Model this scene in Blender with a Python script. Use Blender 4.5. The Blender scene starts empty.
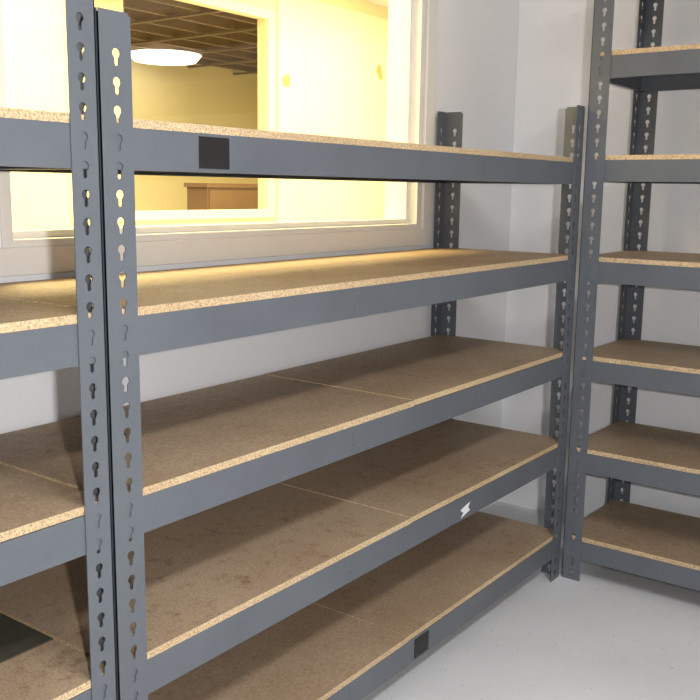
import bpy, bmesh, math, random
from mathutils import Vector, Matrix
random.seed(4)
S=bpy.context.scene
S.view_settings.view_transform='Standard'
F_PX,A,T,RL=916.64,.6359,.1735,.0138
CAM=Vector((0,0,1.52))
Yf,XL,XR=1.378,1.173,3.225
PW=.075
X2,Y2=3.303,1.367
Yw,Xc=1.9956,3.959
D1=.588
# ---------- materials
def mat(name):
    m=bpy.data.materials.new(name);m.use_nodes=True
    n=m.node_tree.nodes;l=m.node_tree.links
    return m,n,l,n['Principled BSDF']
def ramp(n,l,src,stops):
    r=n.new('ShaderNodeValToRGB');e=r.color_ramp.elements
    while len(e)<len(stops): e.new(.5)
    for k,(p,c) in enumerate(stops): e[k].position=p;e[k].color=(*c,1)
    l.new(src,r.inputs[0]);return r
def noise(n,l,scale,detail=4,rough=.6,co=None):
    x=n.new('ShaderNodeTexNoise');x.inputs['Scale'].default_value=scale;x.inputs['Detail'].default_value=detail;x.inputs['Roughness'].default_value=rough
    if co: l.new(co,x.inputs['Vector'])
    return x
def simple(name,c,rough=.6,vary=.06,scale=3,bump=0,metal=0):
    m,n,l,b=mat(name);g=n.new('ShaderNodeNewGeometry')
    x=noise(n,l,scale,5,.6,g.outputs['Position'])
    lo=[v*(1-vary) for v in c];hi=[min(1,v*(1+vary)) for v in c]
    r=ramp(n,l,x.outputs['Fac'],[(.3,lo),(.7,hi)]);l.new(r.outputs[0],b.inputs['Base Color'])
    b.inputs['Roughness'].default_value=rough;b.inputs['Metallic'].default_value=metal
    if bump:
        x2=noise(n,l,180,3,.6,g.outputs['Position']);bp=n.new('ShaderNodeBump');bp.inputs['Strength'].default_value=bump;bp.inputs['Distance'].default_value=.002
        l.new(x2.outputs['Fac'],bp.inputs['Height']);l.new(bp.outputs[0],b.inputs['Normal'])
    return m
def mix(n,l,fac,a,b,mode='MIX'):
    x=n.new('ShaderNodeMix');x.data_type='RGBA';x.blend_type=mode
    if hasattr(fac,'links') : l.new(fac,x.inputs[0])
    else: x.inputs[0].default_value=fac
    l.new(a,x.inputs[6])
    if isinstance(b,tuple): x.inputs[7].default_value=(*b,1)
    else: l.new(b,x.inputs[7])
    return x.outputs[2]
def particle(name,base,edge=False):
    m,n,l,b=mat(name);g=n.new('ShaderNodeNewGeometry');co=g.outputs['Position']
    a=noise(n,l,230 if edge else 150,4,.8,co)
    k=(.38,.36,.34) if edge else (.72,.69,.65)
    r=ramp(n,l,a.outputs['Fac'],[(.36,[v*q for v,q in zip(base,k)]),(.5,base),(.66,[min(1,v*(1.45 if edge else 1.25)) for v in base])])
    big=noise(n,l,2.3,6,.65,co)
    r2=ramp(n,l,big.outputs['Fac'],[(.35,(.82,.77,.73)),(.65,(1,1,1))])
    c=mix(n,l,1.0,r.outputs[0],r2.outputs[0],'MULTIPLY')
    if not edge:
        st=noise(n,l,26,4,.75,co);st2=noise(n,l,2.6,2,.5,co)
        r3=ramp(n,l,st.outputs['Fac'],[(.54,(0,0,0)),(.68,(1,1,1))])
        r4=ramp(n,l,st2.outputs['Fac'],[(.44,(0,0,0)),(.58,(.7,.7,.7))])
        f=mix(n,l,1.0,r3.outputs[0],r4.outputs[0],'MULTIPLY')
        c=mix(n,l,f,c,(.20,.095,.06))
    l.new(c,b.inputs['Base Color']);b.inputs['Roughness'].default_value=.6
    bp=n.new('ShaderNodeBump');bp.inputs['Strength'].default_value=.25;bp.inputs['Distance'].default_value=.001
    l.new(a.outputs['Fac'],bp.inputs['Height']);l.new(bp.outputs[0],b.inputs['Normal'])
    return m
M_steel=simple('grey_painted_steel',(.108,.120,.137),.40,.08,6)
M_top=particle('particle_board_face',(.40,.30,.20))
M_edge=particle('particle_board_edge',(.60,.45,.27),True)
M_wall=simple('wall_paint',(.88,.885,.90),.75,.02,1.5,.1)
M_ceil=simple('ceiling_paint',(.84,.84,.83),.8,.02,2)
M_cream=simple('cream_wall_paint',(.86,.77,.50),.8,.03,1.2)
M_olive=simple('olive_wall_paint',(.74,.66,.40),.8,.05,1.2)
M_trim=simple('white_trim_paint',(.84,.82,.77),.5,.02,4)
M_black=simple('black_label',(.012,.009,.010),.5,.1,30)
M_white=simple('white_sticker',(.8,.8,.8),.5,.02,30)
M_dark=simple('dark_hardboard',(.055,.05,.035),.55,.15,20)
M_brown=simple('brown_laminate',(.20,.12,.06),.6,.1,8)
M_joist=simple('dark_joist',(.16,.11,.055),.7,.1,8)
M_deck=simple('roof_deck',(.26,.19,.10),.8,.3,3)
M_door=simple('pale_panel_paint',(.90,.84,.62),.6,.02,2)
M_mark=simple('adhesive_residue',(.62,.42,.14),.8,.2,40)
def floor_mat():
    m,n,l,b=mat('painted_concrete');g=n.new('ShaderNodeNewGeometry');co=g.outputs['Position']
    a=noise(n,l,1.7,6,.6,co);r=ramp(n,l,a.outputs['Fac'],[(.3,(.66,.67,.69)),(.7,(.76,.77,.79))])
    s=noise(n,l,45,3,.7,co);r2=ramp(n,l,s.outputs['Fac'],[(.28,(.5,.5,.5)),(.35,(1,1,1))])
    l.new(mix(n,l,1.0,r.outputs[0],r2.outputs[0],'MULTIPLY'),b.inputs['Base Color']);b.inputs['Roughness'].default_value=.3
    return m
M_floor=floor_mat()
def emit(name,c,s):
    m,n,l,b=mat(name);b.inputs['Base Color'].default_value=(*c,1);b.inputs['Emission Color'].default_value=(*c,1);b.inputs['Emission Strength'].default_value=s;return m
M_lamp=emit('lamp_diffuser',(1,.97,.85),3)
M_lamp2=emit('ceiling_light_diffuser',(.95,.98,1),3)
def glass():
    m,n,l,b=mat('window_glass');o=[x for x in n if x.type=='OUTPUT_MATERIAL'][0]
    t=n.new('ShaderNodeBsdfTransparent');g=n.new('ShaderNodeBsdfGlossy');g.inputs['Roughness'].default_value=.02
    x=n.new('ShaderNodeMixShader');x.inputs[0].default_value=.04;l.new(t.outputs[0],x.inputs[1]);l.new(g.outputs[0],x.inputs[2]);l.new(x.outputs[0],o.inputs[0]);return m
M_glass=glass()
# ---------- helpers
def obj(name,bm,mats,parent=None):
    me=bpy.data.meshes.new(name);bm.to_mesh(me);bm.free()
    for m in mats: me.materials.append(m)
    o=bpy.data.objects.new(name,me);S.collection.objects.link(o)
    if parent: o.parent=parent
    return o
def box(bm,a,b,mi=0):
    x0,y0,z0=a;x1,y1,z1=b
    v=[bm.verts.new(p) for p in [(x0,y0,z0),(x1,y0,z0),(x1,y1,z0),(x0,y1,z0),(x0,y0,z1),(x1,y0,z1),(x1,y1,z1),(x0,y1,z1)]]
    fs=[]
    for f in [(0,3,2,1),(4,5,6,7),(0,1,5,4),(1,2,6,5),(2,3,7,6),(3,0,4,7)]:
        q=bm.faces.new([v[i] for i in f]);q.material_index=mi;fs.append(q)
    return fs
def boxes(name,lst,m,parent=None,bev=0):
    bm=bmesh.new()
    for a,b in lst: box(bm,a,b)
    o=obj(name,bm,[m],parent)
    if bev:
        d=o.modifiers.new('b','BEVEL');d.width=bev;d.segments=2
    return o
def empty(name,loc=(0,0,0),rz=0):
    e=bpy.data.objects.new(name,None);e.location=loc;e.rotation_euler=(0,0,rz);e.empty_display_size=.1;S.collection.objects.link(e);return e
R0,SW,SL=.0090,.0044,.0220
def keyhole():
    pts=[];a0=-math.acos(SW/R0)
    for i in range(13):
        a=a0+(math.pi-2*a0)*i/12;pts.append((R0*math.cos(a),R0*math.sin(a)))
    pts+= [(-SW,-SL+.003),(-SW*.5,-SL),(SW*.5,-SL),(SW,-SL+.003)]
    return pts
KH=keyhole();PITCH=.0508
def flange(bm,O,u,n,w,H,hc):
    t=.0025;up=Vector((0,0,1));u=Vector(u);n=Vector(n);O=Vector(O)
    def V(a,z,s): return bm.verts.new(O+u*a+up*z+n*s)
    ncell=int((H-.02)/PITCH)
    for c in range(ncell):
        z0=c*PITCH;z1=z0+PITCH;cz=z0+.031
        def ray(p):
            ks=[]
            if p[0]>1e-9: ks.append(((w-hc)/p[0],'r'))
            if p[0]<-1e-9: ks.append((-hc/p[0],'l'))
            if p[1]>1e-9: ks.append(((z1-cz)/p[1],'t'))
            if p[1]<-1e-9: ks.append(((z0-cz)/p[1],'b'))
            k,e=min(ks);return (hc+p[0]*k,cz+p[1]*k),e
        outs=[ray(p) for p in KH]
        cor={('r','t'):(w,z1),('t','l'):(0,z1),('l','b'):(0,z0),('b','r'):(w,z0)}
        for s in (0,t):
            hv=[V(hc+p[0],cz+p[1],s) for p in KH];ov=[V(o[0][0],o[0][1],s) for o in outs]
            for i in range(len(KH)):
                j=(i+1)%len(KH);f=[hv[i],ov[i]]
                if outs[i][1]!=outs[j][1]:
                    cc=cor.get((outs[i][1],outs[j][1]))
                    if cc: f.append(V(cc[0],cc[1],s))
                f+=[ov[j],hv[j]];bm.faces.new(f)
            if s==0: h0=hv
        for i in range(len(KH)):
            j=(i+1)%len(KH);bm.faces.new([h0[i],h0[j],hv[j],hv[i]])
    zt=ncell*PITCH
    def pbox(a0,a1,z0,z1):
        p=[V(a0,z0,0),V(a1,z0,0),V(a1,z1,0),V(a0,z1,0),V(a0,z0,t),V(a1,z0,t),V(a1,z1,t),V(a0,z1,t)]
        for f in [(0,3,2,1),(4,5,6,7),(0,1,5,4),(1,2,6,5),(2,3,7,6),(3,0,4,7)]: bm.faces.new([p[i] for i in f])
    pbox(0,w,zt,H-.006);pbox(.003,w-.006,H-.006,H)
    for a in (0,w):
        bm.faces.new([V(a,0,0),V(a,0,t),V(a,zt,t),V(a,zt,0)])
def post(parent,name,x,y,sx,sy,H,pw=PW):
    bm=bmesh.new()
    flange(bm,(x,y,0),(sx,0,0),(0,sy,0),pw,H,pw*.54)
    flange(bm,(x,y,0),(0,sy,0),(sx,0,0),pw,H,pw*.54)
    bmesh.ops.recalc_face_normals(bm,faces=bm.faces)
    return obj(name,bm,[M_steel],parent)
BH=.078
def beam(bm,x0,x1,y,sy,h):
    def yb(a,b): return (min(y+sy*a,y+sy*b),max(y+sy*a,y+sy*b))
    a,b=yb(.0035,.006);box(bm,(x0,a,h-BH),(x1,b,h))
    a,b=yb(.006,.030);box(bm,(x0,a,h-.002),(x1,b,h))
    a,b=yb(.006,.022);box(bm,(x0,a,h-BH),(x1,b,h-BH+.002))
def beam_y(bm,x,sx,y0,y1,h):
    def xb(a,b): return (min(x+sx*a,x+sx*b),max(x+sx*a,x+sx*b))
    a,b=xb(.0035,.006);box(bm,(a,y0,h-BH),(b,y1,h))
    a,b=xb(.006,.03);box(bm,(a,y0,h-.002),(b,y1,h))
    a,b=xb(.006,.022);box(bm,(a,y0,h-BH),(b,y1,h-BH+.002))
def unit(loc,rz,W,D,H,levels,nseam=3,ri=(.36,.66),pw=PW):
    e=empty('steel_shelving_unit',loc,rz)
    post(e,'front_post_left',0,0,1,1,H);post(e,'front_post_right',W,0,-1,1,H,pw)
    post(e,'rear_post_left',0,D,1,-1,H);post(e,'rear_post_right',W+.002,D,-1,-1,H)
    for i,h in enumerate(levels):
        bm=bmesh.new()
        beam(bm,.004,W-.004,0,1,h);beam(bm,.004,W-.004,D,-1,h)
        beam_y(bm,0,1,.007,D-.007,h);beam_y(bm,W,-1,.007,D-.007,h)
        for fr in ri:
            x=W*fr;box(bm,(x-.015,.03,h-.03),(x+.015,D-.03,h-.0022))
            for dz in (.02,.034,.05):
                r=bmesh.ops.create_uvsphere(bm,u_segments=8,v_segments=6,radius=.0028)
                bmesh.ops.translate(bm,verts=r['verts'],vec=(x,.0035,h-dz))
        bmesh.ops.recalc_face_normals(bm,faces=bm.faces)
        obj('beams_level_%d'%(i+1),bm,[M_steel],e)
        bm=bmesh.new()
        m=W*.5-.01
        segs=[(.004,m-.0008,0),(m+.0008,W-.004,.0015)] if i<nseam else [(.004,W-.004,0)]
        for a,b,dz in segs:
            fs=box(bm,(a,.0040,h+.0003+dz),(b,D-.0040,h+.017+dz),1);fs[1].material_index=0;fs[0].material_index=0
        obj('particle_board_level_%d'%(i+1),bm,[M_top,M_edge],e)
    return e
L1=[.1728,.5496,.9055,1.2718,1.628]
K=[.1657,.5252,.8901,1.2664,1.6387,2.0067,2.375]
W1=XR-XL+2*PW
u1=unit((XL-PW,Yf,0),0,W1,D1,1.832,L1)
u0=unit((XL-PW-.005-W1,Yf,0),0,W1,D1,2.44,L1,pw=.060)
u2=unit((X2,Y2,0),-math.pi/2,W1,.53,2.44,K,7)
ox=XL-PW
def lab(n,x0,x1,z0,z1,m): boxes(n,[((x0-ox,.0015,z0),(x1-ox,.0030,z1))],m,u1)
lab('black_label_upper',1.345,1.432,1.628-.070,1.628-.006,M_black)
lab('black_label_lower',2.225,2.305,.1728-.070,.1728-.008,M_black)
bm=bmesh.new();vs=[bm.verts.new((x-ox,.0028,z)) for x,z in [(2.485,.479),(2.545,.492),(2.532,.503),(2.542,.520),(2.50,.512),(2.482,.506),(2.500,.494)]];bm.faces.new(vs)
o=obj('torn_white_sticker',bm,[M_white],u1);o.modifiers.new('s','SOLIDIFY').thickness=.0006
boxes('dark_hardboard_sheet',[((.35,1.577,.5677),(1.088,1.955,.5717))],M_dark)
# ---------- room
X0,Y0,ZC=-2.2,-2.6,3.0
FX=9.5;FY=8.5
boxes('floor',[((X0-.1,Y0-.1,-.1),(FX,FY+.1,0))],M_floor)
boxes('ceiling',[((X0-.1,Y0-.1,ZC),(FX,4.62,ZC+.1))],M_ceil)
gx0,gx1,gz0,gz1=1.312,3.114,1.388,2.36
T1=.14
cx0,cx1,cz0,cz1=gx0-.03,gx1+.045,gz0-.03,gz1+.03
boxes('wall_back',[((X0,Yw,0),(cx0,Yw+T1,ZC)),((cx1,Yw,0),(FX,Yw+T1,ZC)),((cx0,Yw,0),(cx1,Yw+T1,cz0)),((cx0,Yw,cz1),(cx1,Yw+T1,ZC))],M_wall)
boxes('wall_right',[((Xc,Y0,0),(Xc+.1,Yw-.001,ZC))],M_wall)
boxes('wall_left',[((X0-.1,Y0,0),(X0,FY,ZC))],M_wall)
boxes('wall_front',[((X0,Y0-.1,0),(Xc,Y0,ZC))],M_wall)
w=empty('window_1')
def ring(x0,x1,z0,z1,wl,y0,y1,wb=None):
    wb=wb or wl
    return [((x0,y0,z0),(x0+wl,y1,z1)),((x1-wl,y0,z0),(x1,y1,z1)),((x0+wl,y0,z0),(x1-wl,y1,z0+wb)),((x0+wl,y0,z1-wl),(x1-wl,y1,z1))]
boxes('casing',ring(gx0-.115,gx1+.125,gz0-.088,gz1+.11,.07,Yw-.014,Yw),M_trim,w,.003)
boxes('jamb',ring(cx0,cx1,cz0,cz1,.03,Yw-.008,Yw+T1+.01),M_trim,w,.002)
boxes('sash',ring(gx0-.006,gx1+.018,gz0-.005,gz1+.005,.024,Yw+.03,Yw+.075),M_trim,w,.002)
boxes('pane',[((gx0,Yw+.05,gz0),(gx1,Yw+.054,gz1))],M_glass,w)
FW=4.5;ox0,ox1,oz0,oz1=3.40,5.07,1.36,2.70
boxes('wall_far',[((X0,FW,0),(ox0,FW+.1,ZC)),((ox1,FW,0),(FX,FW+.1,ZC)),((ox0,FW,0),(ox1,FW+.1,oz0)),((ox0,FW,oz1),(ox1,FW+.1,ZC))],M_cream)
w2=empty('window_2')
boxes('frame',ring(ox0-.05,ox1+.05,oz0-.05,oz1+.05,.06,FW-.02,FW+.02),M_door,w2,.003)
boxes('wall_panel',[((5.16,FW-.02,.3),(7.3,FW-.001,2.9))],M_door)
boxes('wall_side_far',[((FX-.1,Yw+T1,0),(FX,FY,3.3))],M_cream)
for i,(x,z) in enumerate([(5.255,2.296),(6.43,2.47)]):
    bm=bmesh.new();vs=[]
    for k in range(12):
        a=k/12*6.283;r=.055*(1+.35*random.uniform(-1,1));vs.append(bm.verts.new((x+r*math.cos(a)*.8,FW-.0215,z+r*math.sin(a))))
    bm.faces.new(vs);obj('adhesive_mark',bm,[M_mark])
boxes('wall_warehouse',[((X0,FY,0),(FX,FY+.1,3.3))],M_olive)
boxes('ceiling_warehouse',[((X0,4.62,3.08),(FX,FY+.1,3.15))],M_deck)
boxes('trim_joists',[((X0,y,2.97),(FX,y+.05,3.08)) for y in (5.0,5.4,5.8,6.2,6.6,7.0,7.4,7.8,8.2)]+[((x,4.63,2.95),(x+.05,FY,2.97)) for x in (4.1,4.9,5.7,6.5,7.3,8.1,8.9)],M_joist)
boxes('wall_partition',[((3.3,4.75,0),(3.99,4.83,2.94))],M_cream)
cb=empty('storage_cabinet',(4.95,5.0,0))
boxes('body',[((0,0,.05),(1.2,.22,1.52))],M_brown,cb,.004);boxes('top',[((-.02,-.02,1.52),(1.22,.23,1.552))],M_brown,cb);boxes('doors',[((.01,-.015,.08),(.595,0,1.5)),((.605,-.015,.08),(1.19,0,1.5))],M_brown,cb);boxes('plinth',[((.03,.03,0),(1.17,.2,.05))],M_brown,cb)
lp=empty('flush_ceiling_lamp',(7.2,7.9,2.915))
bm=bmesh.new();bmesh.ops.create_cone(bm,cap_ends=True,segments=40,radius1=.34,radius2=.40,depth=.07);obj('diffuser',bm,[M_lamp],lp)
cl=empty('ceiling_light',(.9,-.6,ZC))
boxes('housing',[((-.65,-.18,-.05),(.65,.18,0))],M_trim,cl);boxes('diffuser',[((-.62,-.15,-.06),(.62,.15,-.05))],M_lamp2,cl)
# ---------- lights
def area(name,loc,rot,sx,sy,e,c):
    d=bpy.data.lights.new(name,'AREA');d.shape='RECTANGLE';d.size=sx;d.size_y=sy;d.energy=e;d.color=c
    o=bpy.data.objects.new(name,d);o.location=loc;o.rotation_euler=rot;S.collection.objects.link(o);return o
area('room_light',(.9,-.6,ZC-.07),(0,0,0),1.2,.3,64,(1,.985,.97))
area('office_light_a',(2.6,3.3,ZC-.02),(0,0,0),1.6,1.0,185,(1,.78,.36))
area('office_light_b',(5.4,3.3,ZC-.02),(0,0,0),1.6,1.0,85,(1,.84,.47))
area('warehouse_light',(5.4,6.3,2.93),(0,0,0),2.5,1.5,210,(1,.84,.46))
# ---------- camera
Fh=Vector((math.cos(A),math.sin(A),0));R=Vector((math.sin(A),-math.cos(A),0));U=Vector((0,0,1))
F2=Fh*math.cos(T)-U*math.sin(T);U2=U*math.cos(T)+Fh*math.sin(T)
c,s=math.cos(RL),math.sin(RL)
xa=R*c+U2*s;ya=-R*s+U2*c;za=-F2
cam=bpy.data.cameras.new('camera');cam.lens=F_PX*36/700;cam.sensor_width=36;cam.clip_start=.02
co=bpy.data.objects.new('camera',cam);S.collection.objects.link(co)
m3=Matrix((xa,ya,za)).transposed();co.matrix_world=Matrix.Translation(CAM)@m3.to_4x4()
S.camera=co
fp=CAM+R*.17+U*.03-Fh*.02
fl=area('camera_flash',fp,(0,0,0),.05,.035,37,(1,.99,.99))
fl.matrix_world=Matrix.Translation(fp)@m3.to_4x4()
wd=bpy.data.worlds.new('world');S.world=wd;wd.use_nodes=True;wd.node_tree.nodes['Background'].inputs[0].default_value=(.5,.55,.6,1);wd.node_tree.nodes['Background'].inputs[1].default_value=.2
